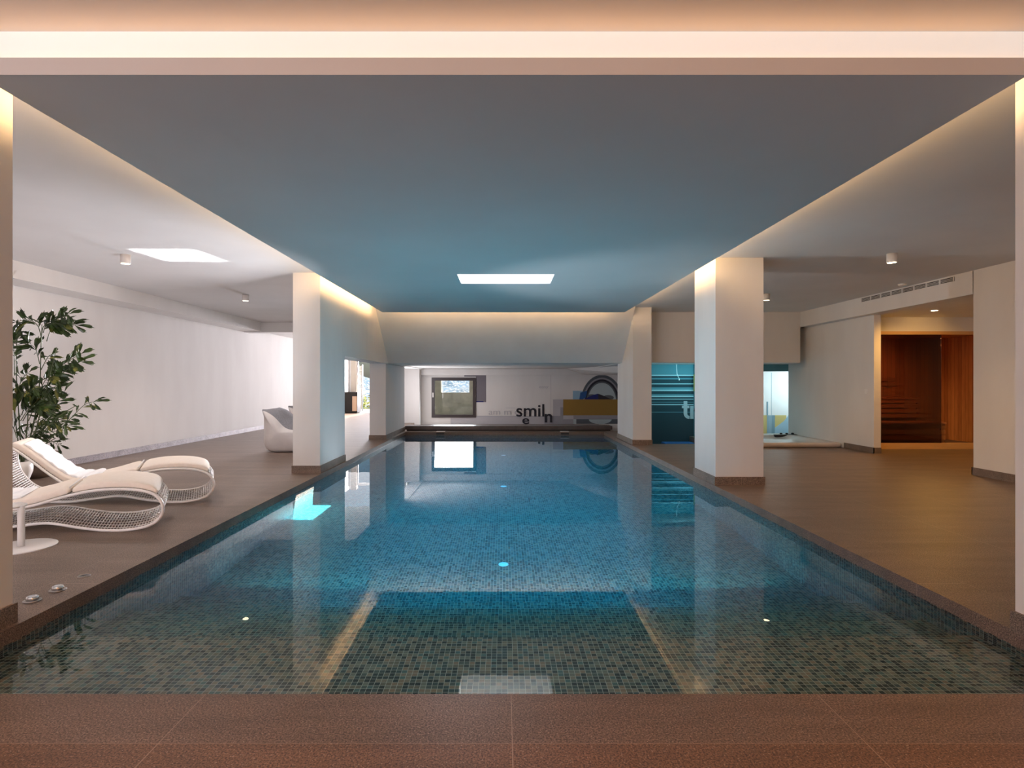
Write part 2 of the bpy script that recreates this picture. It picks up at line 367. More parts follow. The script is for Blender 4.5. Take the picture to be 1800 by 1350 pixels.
# sloping haunch and low soffit over the far end of the pool
hs = M().mat(PLASTER)
hs.prism([(-2.5, 10.85, CZ), (-2.5, 12.10, HZ + .005), (-2.5, 17.9, HZ + .03), (-2.5, 17.9, CZ + .1), (-2.5, 10.85, CZ + .1)], (5.07, 0, 0))
struct('trim_3', hs)
hr = M().mat(PLASTER).box(2.94, 6.28, 11.8, 12.2, HZ, CZ).box(2.57, 7.9, 12.2, 17.9, HZ, CZ)
struct('wall_over_court', hr)
struct('trim_4', M().mat(PLASTER).box(-2.6, 3.7, 17.5, 17.65, 1.48, HZ + .02))     # beam over the window wall
q = [Vector((X(995, 17.48), 17.48, HZ + .02)), Vector((X(1027, 17.48), 17.48, 1.5)), Vector((3.0, 14.6, 1.5)), Vector((2.9, 14.2, HZ + .02))]
bb = M().mat(PLASTER); vs = [bb.b.verts.new(p) for p in q] + [bb.b.verts.new((3.6, 17.48, HZ + .02)), bb.b.verts.new((3.6, 17.48, 1.5)), bb.b.verts.new((3.6, 14.2, HZ + .02)), bb.b.verts.new((3.6, 14.6, 1.5))]
for f in ((0, 3, 2, 1), (1, 2, 7, 5), (0, 1, 5, 4), (3, 6, 7, 2)): bb.b.faces.new([vs[i] for i in f])
struct('trim_5', bb)
# left bay: duct box along the wall and the cross beam
struct('trim_6', M().mat(PLASTER).box(-6.45, -6.0, -1., 13.8, 2.51, CZ))
struct('trim_7', M().mat(PLASTER).box(-6.42, -2.87, 13.8, 14.1, 2.487, 2.8))
# window wall
WY = 17.65
wx0, wx1, wz0, wz1 = X(758.8, WY), X(836.5, WY), Z(734, WY), Z(663.8, WY)
bw = M().mat(PLASTER)
bw.box(-3.3, wx0, WY, WY + .3, -.75, 1.7).box(wx1, 3.8, WY, WY + .3, -.75, 1.7).box(wx0, wx1, WY, WY + .3, -.2, wz0).box(wx0, wx1, WY, WY + .3, wz1, 1.7)
bw.box(-3.15, -2.6, 17.25, WY, -.07, HZ + .02)
struct('wall_far', bw)
# baseboards
struct('baseboard_left', M().mat(ST_WALLSK).box(-6.45, -6.436, -3.5, 22.4, 0, .10))
struct('baseboard_right', M().mat(ST_SKIRT).box(6.266, 6.28, -3.5, 7.464, 0, .10).box(6.266, 6.45, 7.45, 7.464, 0, .10).box(6.446, 6.46, 9.706, 10.56, 0, .10).box(6.446, 6.58, 9.706, 9.72, 0, .10))

# upstand above the panel edge; the cove light on it is put in as emission
upst = M().mat(GLOWBAND).box(-2.46, 2.46, 2.50, 2.515, 2.645, 2.798).build('upstand_glow')
sety(upst, 'long white upstand given its own glow, recessed above the front edge of the ceiling', 'upstand')

# ------------------------------------------------------------------ columns
def column(x0, x1, y0, y1, z1, label):
    c = empty('column', ((x0 + x1) / 2, (y0 + y1) / 2, 0), label, 'column', 'white columns along the pool')
    M().mat(PLASTER).box(x0, x1, y0, y1, .1, z1).build('shaft', None, c)
    M().mat(ST_SKIRT).box(x0 - .014, x1 + .014, y0 - .014, y1 + .014, 0, .1).build('skirting', None, c)
    return c
column(-3.0, -2.5, 2.15, 2.84, 2.78, 'near white column cut off by the left edge of the photo')
column(2.52 + .0, 3.05, 2.05, 2.745, 2.78, 'near white column cut off by the right edge of the photo')
column(-2.87, -2.5, 7.6, 8.78, CZ, 'white column left of the pool in front of the bean bags')
column(2.545, 3.12, 6.69, 7.42, CZ, 'wide white column standing free on the right side of the pool')
column(2.57, 2.94, 11.07, 12.55, CZ, 'far right white column beside the striped mural')
column(-2.9, -2.55, 12.08, 14.36, HZ - .012, 'short far left white column under the low beam beside the garden door view')

# ------------------------------------------------------------------ the pool
pool = empty('swimming_pool', (0.03, 8.1, -.075), 'long rectangular indoor pool with green mosaic and clear water in the middle of the room', 'swimming pool')
cp = M().mat(ST_COPE)
cp.box(PL - .305, PL, PN - .30, PF + .3, -.075, 0).box(PR, PR + .3, PN - .30, PF + .3, -.075, 0)
cp.box(PL, PR, PN - .30, PN, -.075, 0).box(PL, PR, PF, PF + .3, -.075, 0)
cp.build('coping', None, pool)
bs = M().mat(MOSAIC); D0 = -1.275; B = -1.45
bs.box(PL, PR, PN, PF, B, D0)
bs.box(PL - .29, PL, PN - .29, PF + .29, B, -.075); bs.box(PR, PR + .29, PN - .29, PF + .29, B, -.075)
bs.box(PL, PR, PN - .29, PN, B, -.075); bs.box(PL, PR, PF, PF + .29, B, -.075)
basin = bs.build('basin', None, pool)
st = M().mat(MOSAIC)
for (a, b_, z) in ((PN, 2.97, -.205), (2.97, 3.33, -.41), (3.33, 3.64, -.62), (3.64, 3.95, -.83), (3.95, 4.25, -1.04)):
    st.box(PL, PR, a, b_, D0, z)
steps = st.build('steps', None, pool)
wt = M().mat(WATER); nx, ny = 2, 2
wt.box(PL - .004, PR + .004, PN - .004, PF + .004, D0 - .01, -.078)
water = wt.build('water', None, pool)
for yy, nm in ((5.22, 'nearest'), (8.34, 'middle'), (11.4, 'farthest')):
    i_ = M().mat(INLET).lathe((0, yy, D0 + .001), [(.047, 0), (.047, .008), (.034, .012), (.032, .008), (.018, .013), (.0001, .013)], 24).build('floor_inlet', None, pool)
    i_['label'] = nm + ' round white inlet on the pool floor'

# chrome buttons and drain in the left coping
def button(x, y, label):
    o = empty('push_button', (x, y, 0), label, 'button', 'chrome buttons in the left coping')
    M().mat(STEEL).lathe((x, y, 0), [(.044, 0), (.044, .004), (.036, .006), (.0001, .006)], 28).build('flange', None, o)
    M().mat(CHROME).lathe((x, y, .006), [(.030, 0), (.031, .012), (.026, .020), (.019, .022), (.014, .017), (.0001, .016)], 28).build('cap', None, o)
button(-2.645, 3.13, 'chrome push button nearest the left foreground column')
button(-2.63, 3.29, 'second chrome push button, farther from the left foreground column')
dr = M().mat(STEEL).lathe((-2.655, 3.53, 0), [(.035, 0), (.035, .003), (.0001, .003)], 24); dr.mat(BLACK)
for k in range(5): dr.box(-2.655 - .022 + k * .01, -2.655 - .018 + k * .01, 3.51, 3.55, .003, .0035)
sety(dr.build('floor_drain'), 'small flush metal drain cover in the left coping beyond the chrome buttons', 'drain')
# skimmer lids at the far edge
for xx, lb in ((X(774, 14.0), 'left'), (X(993, 14.0), 'right')):
    o = M().mat(WHITEPOW).box(xx - .11, xx + .11, 14.02, 14.20, 0, .008).build('skimmer', None, pool); o['label'] = f'white skimmer lid in the far coping, the {lb} one'
    M().mat(BLACK).box(xx - .10, xx + .10, 13.992, 13.999, -.065, -.02).build('slot', None, o)
# low dark ledge beyond the pool
lg = empty('bench_ledge', (0.1, 14.6, 0), 'long low dark stone ledge beyond the far end of the pool', 'ledge')
M().mat(LEDGE).box(-2.53, 2.80, 14.34, 14.80, .03, .125).build('slab', None, lg)
M().mat(BLACK).box(-2.5, 2.76, 14.40, 14.74, -.07, .03).build('plinth', None, lg)

# ------------------------------------------------------------------ window in the far wall
wn = empty('window_1', ((wx0 + wx1) / 2, WY, wz0), None, None); wn['kind'] = 'structure'
t = .095
M().mat(DARKFR).box(wx0, wx0 + t, WY - .03, WY + .06, wz0, wz1).box(wx1 - t, wx1, WY - .03, WY + .06, wz0, wz1).box(wx0 + t, wx1 - t, WY - .03, WY + .06, wz1 - t, wz1).box(wx0 + t, wx1 - t, WY - .03, WY + .06, wz0, wz0 + t).build('window_frame', None, wn)
M().mat(PANE).box(wx0 + t, wx1 - t, WY + .01, WY + .02, wz0 + t, wz1 - t).build('window_pane', None, wn)
M().mat(WHITEPOW).box(wx0 + .03, wx0 + .065, WY - .055, WY - .03, .78, .93).build('window_handle', None, wn, bevel=.006)

# ------------------------------------------------------------------ murals
def flat(name, col, rough=.7): return base(name, col, rough)
G1 = flat('mural grey', (.19, .175, .20)); G2 = flat('mural pale grey', (.50, .49, .52)); G3 = flat('mural mid grey', (.33, .33, .37)); G4 = flat('mural slate', (.10, .12, .14))
INK = flat('mural ink', (.022, .022, .035)); OCHRE = flat('mural ochre', (.32, .19, .035)); BLUE = flat('mural blue', (.02, .10, .30)); NAVY = flat('mural navy', (.008, .018, .16))
LB = flat('mural light blue', (.30, .48, .62)); PALE = flat('mural pale teal', (.45, .55, .58)); FAINT = flat('mural faint ink', (.52, .51, .54))
TEAL = flat('mural teal', (.10, .28, .33)); DTEAL = flat('mural dark teal', (.012, .045, .06)); LTEAL = flat('mural light teal', (.40, .62, .66)); OLIVE = flat('mural olive', (.22, .17, .03))
def rect(m, mat, x0, x1, y0, y1, Y, lay=1, d=.003):
    """mural field given by its corners in the picture, on the wall plane Y"""
    m.mat(mat).box(X(x0, Y), X(x1, Y), Y - d * lay, Y - d * (lay - 1) - .0002, Z(y1, Y), Z(y0, Y)); return m
def text(s, px, py, h, Y, mat, parent, name='lettering', bold=.0, sx=1., lay=4):
    c = bpy.data.curves.new(name, 'FONT'); c.body = s; c.size = 1; c.extrude = .0012; c.offset = bold
    o = bpy.data.objects.new(name, c); COL.objects.link(o)
    dg = bpy.context.evaluated_depsgraph_get(); me = bpy.data.meshes.new_from_object(o.evaluated_get(dg)); bpy.data.objects.remove(o)
    ys = [v.co.y for v in me.vertices]; xs = [v.co.x for v in me.vertices]
    k = (h / F * Y) / (max(ys) - min(ys))
    for v in me.vertices:
        x, y, z = v.co; v.co = ((x - min(xs)) * k * sx, -z * 1., (y - min(ys)) * k)
    me.materials.clear(); me.materials.append(mat)
    o = bpy.data.objects.new(name, me); COL.objects.link(o); o.parent = parent
    p = Pt(px, py, Y - .003 * lay); o.location = p - wloc(parent); return o
mu = empty('wall_mural', (X(985, WY), WY, .2), 'grey and ochre wall mural with letters and a dark arch of hair beside the window', 'mural')
a = M(); rect(a, G1, 816, 854.5, 659.2, 662, WY); rect(a, G1, 836.8, 854.5, 662, 707, WY); a.build('grey_field', None, mu)
a = M(); rect(a, NAVY, 837, 850, 705, 707, WY, 2); a.build('blue_bar', None, mu)
a = M(); rect(a, G3, 792, 966, 731, 746, WY); rect(a, G3, 966, 1010, 731, 748, WY); rect(a, G3, 985, 990, 716, 731, WY, 2); a.build('lower_grey_field', None, mu)
a = M(); rect(a, G2, 792, 957, 731.5, 746, WY, 2); rect(a, G2, 972, 990, 702, 731, WY, 1.0); a.build('pale_field', None, mu)
a = M(); rect(a, G4, 1013, 1095, 728, 745, WY, 1); rect(a, G3, 990, 1095, 730, 737, WY, 2.); a.build('slate_field', None, mu)
a = M(); rect(a, G2, 990, 1008, 730.5, 737, WY, 3.2); rect(a, PALE, 1008, 1013, 737, 745, WY, 2.); a.build('pale_block', None, mu)
def disc_poly(m, mat, cx, cy, rx, ry, a0, a1, Y, lay, inner=None, n=28, y_cut=None):
    m.mat(mat); pts = []
    for k in range(n + 1):
        t_ = math.radians(a0 + (a1 - a0) * k / n); pts.append((cx + rx * math.cos(t_), cy - ry * math.sin(t_)))
    if inner:
        for k in range(n, -1, -1):
            t_ = math.radians(a0 + (a1 - a0) * k / n); pts.append((cx + inner[0] * math.cos(t_), cy - inner[1] * math.sin(t_)))
    m.prism([Pt(p[0], p[1], Y) - Vector((0, .003 * (lay - 1) + .0002 + .0, 0)) for p in pts][::-1], (0, -.0028, 0)); return m
a = M(); rect(a, LB, 1007, 1024, 687, 702, WY, 1)
a.build('blue_hatched_field', None, mu)
a = M(); disc_poly(a, PALE, 1058, 706, 28, 36, 0, 180, WY, 1.5); disc_poly(a, G4, 1040, 697, 9, 4, 0, 360, WY, 2.6, n=16); disc_poly(a, G4, 1069, 699, 10, 4.5, 0, 360, WY, 2.6, n=16); disc_poly(a, LB, 1041, 700, 8, 3, 0, 360, WY, 3.6, n=16)
a.build('pale_oval', None, mu)
a = M()
for k, (rx, ry, ix, iy, mt) in enumerate(((37, 48, 33, 43, G4), (33.2, 43.2, 30.5, 40, G3), (30.7, 40.2, 27, 36.5, INK), (27.2, 36.7, 25, 34, G4))):
    disc_poly(a, mt, 1058, 707, rx, ry, 0, 180, WY, 3, (ix, iy))
a.build('hair_arch', None, mu)
a = M(); a.mat(NAVY); a.prism([Pt(x_, y_, WY) - Vector((0, .0092, 0)) for x_, y_ in ((1021, 705.5), (1030, 700), (1040, 695), (1051, 692), (1052, 705), (1042, 706))][::-1], (0, -.002, 0))
a.mat(INK).prism([Pt(x_, y_, WY) - Vector((0, .0092, 0)) for x_, y_ in ((1051, 692), (1062, 696), (1072, 701), (1085, 705), (1070, 706), (1052, 705))][::-1], (0, -.002, 0))
a.mat(BLUE).prism([Pt(x_, y_, WY) - Vector((0, .0092, 0)) for x_, y_ in ((1018, 704), (1020, 690), (1032, 687), (1030, 698), (1022, 704))][::-1], (0, -.002, 0))
a.build('blue_shape', None, mu)
a = M(); rect(a, OCHRE, 990, 1095, 702, 730, WY, 5); a.build('ochre_field', None, mu)
a = M(); disc_poly(a, PALE, 1055, 737.3, 20, 8, 180, 360, WY, 3); a.build('pale_bowl_shape', None, mu)
text('smil', 907.5, 732.5, 22, WY, INK, mu, bold=.012, sx=1.06)
text('n', 957.5, 742.5, 15, WY, INK, mu, bold=.02, sx=1.05)
text('e', 918, 745.6, 10.5, WY, INK, mu, bold=.018, sx=1.35)
text('easy', 948, 684, 5, WY, FAINT, mu, sx=1.3)
text('am m om', 859, 729, 7, WY, FAINT, mu, sx=1.2)
a = M(); rect(a, FAINT, 968, 968.6, 659, 746, WY, 1); a.build('fine_line', None, mu)
a = M(); rect(a, FAINT, 889, 906, 716.8, 717.4, WY, 1); a.build('fine_line', None, mu)

# striped mural wall in the sunken court
MY = 13.0
sw = M().mat(PLASTER).box(3.40, 4.43, MY, MY + .2, -.6, HZ).box(3.62, 3.78, MY + .2, 17.65, -.6, HZ)
struct('wall_court', sw)
pt_ = M().mat(TEAL).box(4.43, 5.35, 12.9, 13.2, -.6, HZ).box(5.35, 6.6, 12.86, 13.0, 1.50, HZ); struct('wall_court_pier', pt_)
ms = empty('wall_mural', (3.9, MY, -.2), 'dark teal mural with thin horizontal stripes and white letters beyond the right columns', 'mural')
a = M(); rect(a, DTEAL, 1125, 1219, 658, 800, MY); a.build('dark_field', None, ms)
a = M()
for y0, y1, mt in ((640, 658, TEAL), (658.5, 661, LTEAL), (664.5, 667, TEAL), (674, 675.5, LTEAL), (681, 685, TEAL), (685, 687.5, LTEAL), (693, 695, TEAL), (695.5, 698, LTEAL), (701, 702.2, LTEAL), (706.5, 707.5, TEAL), (710.5, 712, LTEAL), (724, 725, TEAL)):
    rect(a, mt, 1125, 1219, y0, y1, MY, 2)
a.build('stripe_field', None, ms)
a = M(); rect(a, OLIVE, 1219, 1221.5, 658, 688, 12.9, 1); a.build('olive_bar', None, ms)
# t r
a = M(); rect(a, PALE, 1201.5, 1208, 705, 727.5, MY, 3); rect(a, PALE, 1198.5, 1211.5, 713, 717.5, MY, 4)
disc_poly(a, PALE, 1211.8, 727, 10.2, 9.4, 180, 270, MY, 4, (3.9, 4)); a.build('lettering', None, ms)
a = M(); rect(a, PALE, 1213, 1219, 713.5, 736.3, MY, 3); a.build('lettering', None, ms)
a = M(); disc_poly(a, G4, 1227, 723, 8, 9, 90, 180, 12.9, 1, (2.5, 3.5)); a.build('lettering', None, ms)
# blue foam mat on the court floor
struct('floor_court', M().mat(flat('court floor', (.10, .11, .12))).box(2.98, 8.9, 11.0, 17.9, -.75, -.6).box(2.98, 4.3, 11.1, 11.25, -.6, -.2).box(4.3, 4.34, 11.25, 12.9, -.6, -.2).box(2.94, 2.98, 11.2, 17.65, -.6, -.2))
sety(M().mat(BLUE).box(X(1163, 12.8), 4.9, 12.55, 12.86, -.6, -.12).build('foam_block', bevel=.02), 'low bright blue block at the foot of the striped mural', 'block')
# loose ceiling wire
cw = M().mat(WHITEPOW).tube([(X(1189, 12.6), 12.6, HZ), Pt(1189.5, 650, 12.6), Pt(1190, 657, 12.6), Pt(1192, 662, 12.6), Pt(1194, 665, 12.6)], .006, 6)
cw.lathe(Pt(1194, 667, 12.6), [(.012, -.02), (.012, .02)], 10)
sety(cw.build('hanging_wire'), 'short wire hanging from the low soffit in front of the striped mural', 'wire')
# bright court wall seen through the opening at the right
BY = 14.6
BR = noisy('court plaster', (.80, .84, .84), (.84, .87, .87), 3, .8)
struct('wall_court_far', M().mat(BR).box(5.35, 8.8, BY, BY + .2, -.6, 3.2).box(8.8, 9.0, 12.64, BY + .2, -.6, 3.2).box(7.9, 8.8, 12.64, 12.8, -.6, 3.2))
mb = empty('wall_mural', (6.9, BY, 0), 'pale mural with yellow band and blue curves seen through the bright opening', 'mural')
YEL = flat('mural yellow', (.62, .52, .20)); GB = noisy('mural grey blue', (.18, .32, .40), (.30, .46, .54), 14, .7, 0, (1, 1, .1)); SKB = flat('mural sky blue', (.36, .56, .68))
a = M(); rect(a, YEL, 1300, 1382, 730, 763, BY, 1); a.build('yellow_band', None, mb)
a = M(); rect(a, GB, 1348, 1362, 730, 762, BY, 2); rect(a, GB, 1347.5, 1350, 706, 730, BY, 2); rect(a, GB, 1355.8, 1356.4, 655, 730, BY, 1); a.build('grey_blue_strokes', None, mb)
a = M(); a.mat(SKB).prism([Pt(x_, y_, BY) - Vector((0, .0032, 0)) for x_, y_ in ((1362, 763), (1362, 752), (1370, 746), (1378, 740), (1385, 731), (1389, 722), (1396, 705), (1400, 763))][::-1], (0, -.003, 0)); a.build('blue_curve', None, mb)
a = M(); disc_poly(a, flat('mural red brown', (.22, .06, .06)), 1337, 686, 5, 12, 0, 360, BY, 1, n=18); a.build('brown_spot', None, mb)

# whirlpool tub
tubo = empty('whirlpool_tub', (5.4, 11.6, 0), 'low white whirlpool tub set in the corner right of the pool', 'hot tub')
a = M().mat(TUB)
def rrect(x0, x1, y0, y1, r, z, n=6):
    pts = []
    for cx, cy, s0 in ((x1 - r, y0 + r, -90), (x1 - r, y1 - r, 0), (x0 + r, y1 - r, 90), (x0 + r, y0 + r, 180)):
        for k in range(n + 1):
            t_ = math.radians(s0 + 90 * k / n); pts.append((cx + r * math.cos(t_), cy + r * math.sin(t_), z))
    return pts
TX0, TX1, TY0, TY1 = 4.36, 6.45, 10.58, 12.62
loops = [rrect(TX0 + .02, TX1 - .02, TY0 + .03, TY1, .10, 0.), rrect(TX0, TX1, TY0, TY1, .10, .02), rrect(TX0, TX1, TY0, TY1, .10, .065), rrect(TX0 + .02, TX1 - .02, TY0 + .02, TY1 - .02, .10, .09),
         rrect(TX0 + .20, TX1 - .16, TY0 + .16, TY1 - .36, .22, .09), rrect(TX0 + .23, TX1 - .19, TY0 + .19, TY1 - .39, .22, .06), rrect(TX0 + .30, TX1 - .28, TY0 + .28, TY1 - .45, .22, .015)]
vr = [[a.b.verts.new(p) for p in lp] for lp in loops]; fs = []
for p_, q_ in zip(vr, vr[1:]):
    n_ = len(p_)
    for k in range(n_): fs.append(a.b.faces.new([p_[k], p_[(k + 1) % n_], q_[(k + 1) % n_], q_[k]]))
fs.append(a.b.faces.new(vr[-1])); fs.append(a.b.faces.new(vr[0][::-1])); a._f(fs, True); a.build('shell', None, tubo, fix=False)
M().mat(base('dark headrest', (.03, .03, .032), .5)).box(X(1362, 12.2), X(1403, 12.2), 12.20, 12.30, .03, .10).build('headrest', None, tubo, bevel=.02)
for px in (1373, 1383, 1393):
    M().mat(BLACK).lathe((X(px, 12.4), 12.4, .09), [(.03, 0), (.03, .02), (.022, .032), (.0001, .033)], 18).build('knob', None, tubo)

# ------------------------------------------------------------------ sauna
sa = empty('sauna', (8.2, 11.2, 0), 'dark timber sauna with tinted glass front in the niche at right', 'sauna')
SY = 10.37
a = M().mat(WOODWALL).box(6.62, 6.7, SY + .08, 12.2, .0, 2.3).box(6.7, 9.5, 12.1, 12.2, .0, 2.3).box(9.5, 9.58, SY + .08, 12.2, .0, 2.3).build('plank_wall', None, sa)
M().mat(WOODWALL).box(6.7, 9.5, SY + .08, 12.1, 2.19, 2.3).build('plank_ceiling', None, sa)
M().mat(TIMBER).box(6.6, 9.58, SY, SY + .08, 2.13, 2.19).box(6.6, 9.58, SY, SY + .08, 0, .11).box(6.6, 6.66, SY, SY + .08, .11, 2.13).build('front_frame', None, sa)
M().mat(LEDGE).box(6.7, 9.5, SY + .08, 12.1, -.01, .02).build('sauna_floor', None, sa)
M().mat(TINTED).box(6.66, X(1657, SY), SY + .03, SY + .04, .11, 2.13).build('glass_panel', None, sa)
def bench(name, x0, x1, y0, y1, z, zb, n):
    b = M().mat(WOODBENCH)
    for k in range(4):
        d = (y1 - y0) / 4; b.box(x0, x1, y0 + k * d, y0 + k * d + d * .86, z - .03, z)
    h = (z - .03 - zb) / n
    for k in range(n): b.box(x0, x1, y0 + .02, y0 + .04, zb + k * h + .02, zb + (k + 1) * h - .004)
    b.box(x1 - .06, x1 - .0, y0 + .045, y0 + .09, zb - .1 if zb > .2 else .02, z - .035)
    return b.build(name, None, sa)
bench('upper_bench', 6.7, 8.56, 11.4, 12.08, .93, .50, 4)
bench('lower_bench', 6.7, 8.62, 10.85, 11.38, .46, .10, 3)
b = M().mat(WOODBENCH)
for z in (1.17, 1.27): b.box(6.75, 8.5, 12.05, 12.08, z, z + .07)
b.box(8.3, 8.36, 12.03, 12.05, 1.15, 1.36); b.build('backrest', None, sa)
# light inside the lobby ceiling
o = empty('ceiling_spotlight', (7.22, 9.34, 2.45), 'recessed round downlight glowing above the sauna front', 'ceiling light')
M().mat(LAMPW).lathe((7.22, 9.34, 2.44), [(.06, 0), (.06, .012), (.0001, .012)], 24).build('trim_ring', None, o)
M().mat(LAMPE).lathe((7.22, 9.34, 2.436), [(.045, 0), (.045, .004), (.0001, .004)], 24).build('lens', None, o)
def spot(loc, power, color, ang=110, d=(0, 0, -1), name='downlight_beam'):
    l = bpy.data.lights.new(name, 'SPOT'); l.energy = power; l.color = color; l.spot_size = math.radians(ang); l.spot_blend = .8; l.shadow_soft_size = .02
    q_ = bpy.data.objects.new(name, l); COL.objects.link(q_); q_.location = loc; q_.rotation_euler = Vector(d).to_track_quat('-Z', 'Y').to_euler(); return q_
spot((7.22, 9.34, 2.42), 60, (1, .50, .10), 172)
bare_spot('sauna_front_light', (7.7, 9.5, 2.30), (0, .9, -.5), 5, (1, .55, .16), 110)
bare_spot('sauna_fill', (7.6, 10.52, 1.95), (-.05, 1, -.9), 60, (1, .5, .2), 120)  # added unseen fill that brings out the bench slats

# ------------------------------------------------------------------ ceiling fixtures
def canister(x, y, label, power=14):
    o = empty('ceiling_spotlight', (x, y, CZ), label, 'ceiling light', 'white cylinder ceiling spotlights')
    M().mat(LAMPW).lathe((x, y, CZ - .105), [(.046, .006), (.052, 0), (.053, .003), (.053, .105), (.0001, .105)], 28).build('housing', None, o)
    M().mat(LAMPE).lathe((x, y, CZ - .1045), [(.045, 0), (.045, .005), (.0001, .005)], 24).build('lens', None, o)
    spot((x, y, CZ - .12), power, (1, .60, .30) if x > 0 else (1, .86, .80), 130)
canister(-4.44, 6.55, 'white cylinder spotlight on the left ceiling near the bright light patch', 50)
canister(-4.39, 9.49, 'white cylinder spotlight on the left ceiling nearer the cross beam', 55)
canister(4.52, 6.49, 'white cylinder spotlight on the right ceiling before the air vent', 30)
canister(4.45, 9.43, 'white cylinder spotlight half hidden behind the free standing right column', 26)
spot((4.5, 3.55, CZ - .12), 10, (1, .56, .26), 130); spot((-4.44, 3.61, CZ - .12), 30, (1, .86, .80), 130)
sety(M().mat(LAMPW).lathe((6.05, 8.46, CZ - .03), [(.03, 0), (.05, .006), (.055, .03), (.0001, .03)], 28).build('smoke_detector'), 'round white detector on the right ceiling beside the air vent', 'detector')
# linear vent in the lintel band
vt = empty('air_vent', (6.28, 8.77, 2.64), 'long white slotted air vent in eight sections high on the right wall', 'vent')
VB = base('vent dark', (.03, .022, .018), .8)
M().mat(VB).box(6.274, 6.2795, 7.76, 9.77, 2.645, 2.705).build('opening', None, vt)
n = 8; L_ = (9.77 - 7.76) / n
for k in range(n):
    y0 = 7.76 + k * L_; a = M().mat(PLASTER)
    a.box(6.264, 6.274, y0, y0 + .012, 2.64, 2.71).box(6.264, 6.274, y0 + L_ - .012, y0 + L_, 2.64, 2.71).box(6.264, 6.274, y0 + .012, y0 + L_ - .012, 2.64, 2.646).box(6.264, 6.274, y0 + .012, y0 + L_ - .012, 2.704, 2.71)
    for j in range(3): a.box(6.262, 6.272, y0 + .012, y0 + L_ - .012, 2.657 + j * .0145, 2.662 + j * .0145)
    a.build('grille', None, vt)
sw_ = empty('light_switch', (6.46, 9.92, 1.08), 'small white light switch on the wall left of the sauna', 'switch')
M().mat(WHITEPOW).box(6.45, 6.46, 9.88, 9.96, 1.04, 1.12).build('plate', None, sw_, bevel=.003)
M().mat(WHITEPOW).box(6.445, 6.45, 9.895, 9.945, 1.055, 1.105).build('rocker', None, sw_, bevel=.002)

# ------------------------------------------------------------------ sun loungers
def catmull(pts, n, closed):
    out = []; m = len(pts)
    for i in range(m if closed else m - 1):
        p = [Vector(pts[(i + k) % m] if closed else pts[max(0, min(m - 1, i + k))]) for k in (-1, 0, 1, 2)]
        for j in range(n):
            t = j / n
            out.append(.5 * (2 * p[1] + (p[2] - p[0]) * t + (2 * p[0] - 5 * p[1] + 4 * p[2] - p[3]) * t * t + (3 * p[1] - p[0] - 3 * p[2] + p[3]) * t ** 3))
    if not closed: out.append(Vector(pts[-1]))
    return out
def resample(pts, step, closed):
    P = pts + ([pts[0]] if closed else []); d = [0]
    for a_, b_ in zip(P, P[1:]): d.append(d[-1] + (b_ - a_).length)
    n_ = int(round(d[-1] / step)); out = []; j = 0
    for k in range(n_ if closed else n_ + 1):
        s_ = d[-1] * k / n_
        while j < len(d) - 2 and d[j + 1] < s_: j += 1
        f = (s_ - d[j]) / max(1e-9, d[j + 1] - d[j]); out.append(P[j].lerp(P[j + 1], min(1, f)))
    return out
UP = [(0, .19), (.03, .27), (.12, .325), (.30, .350), (.55, .34), (.8, .29), (1.05, .22), (1.3, .17), (1.5, .19), (1.68, .295), (1.86, .43), (2.0, .525), (2.1, .572)]
DN = [(2.19, .50), (2.21, .38), (2.17, .24), (2.05, .10), (1.9, .03), (1.7, .013), (1.45, .013), (1.2, .045), (.95, .07), (.7, .035), (.5, .013), (.3, .015), (.12, .05), (.03, .11)]
LW = .62; SH = -.335 / LW      # width, and how far the weave runs back per metre of width
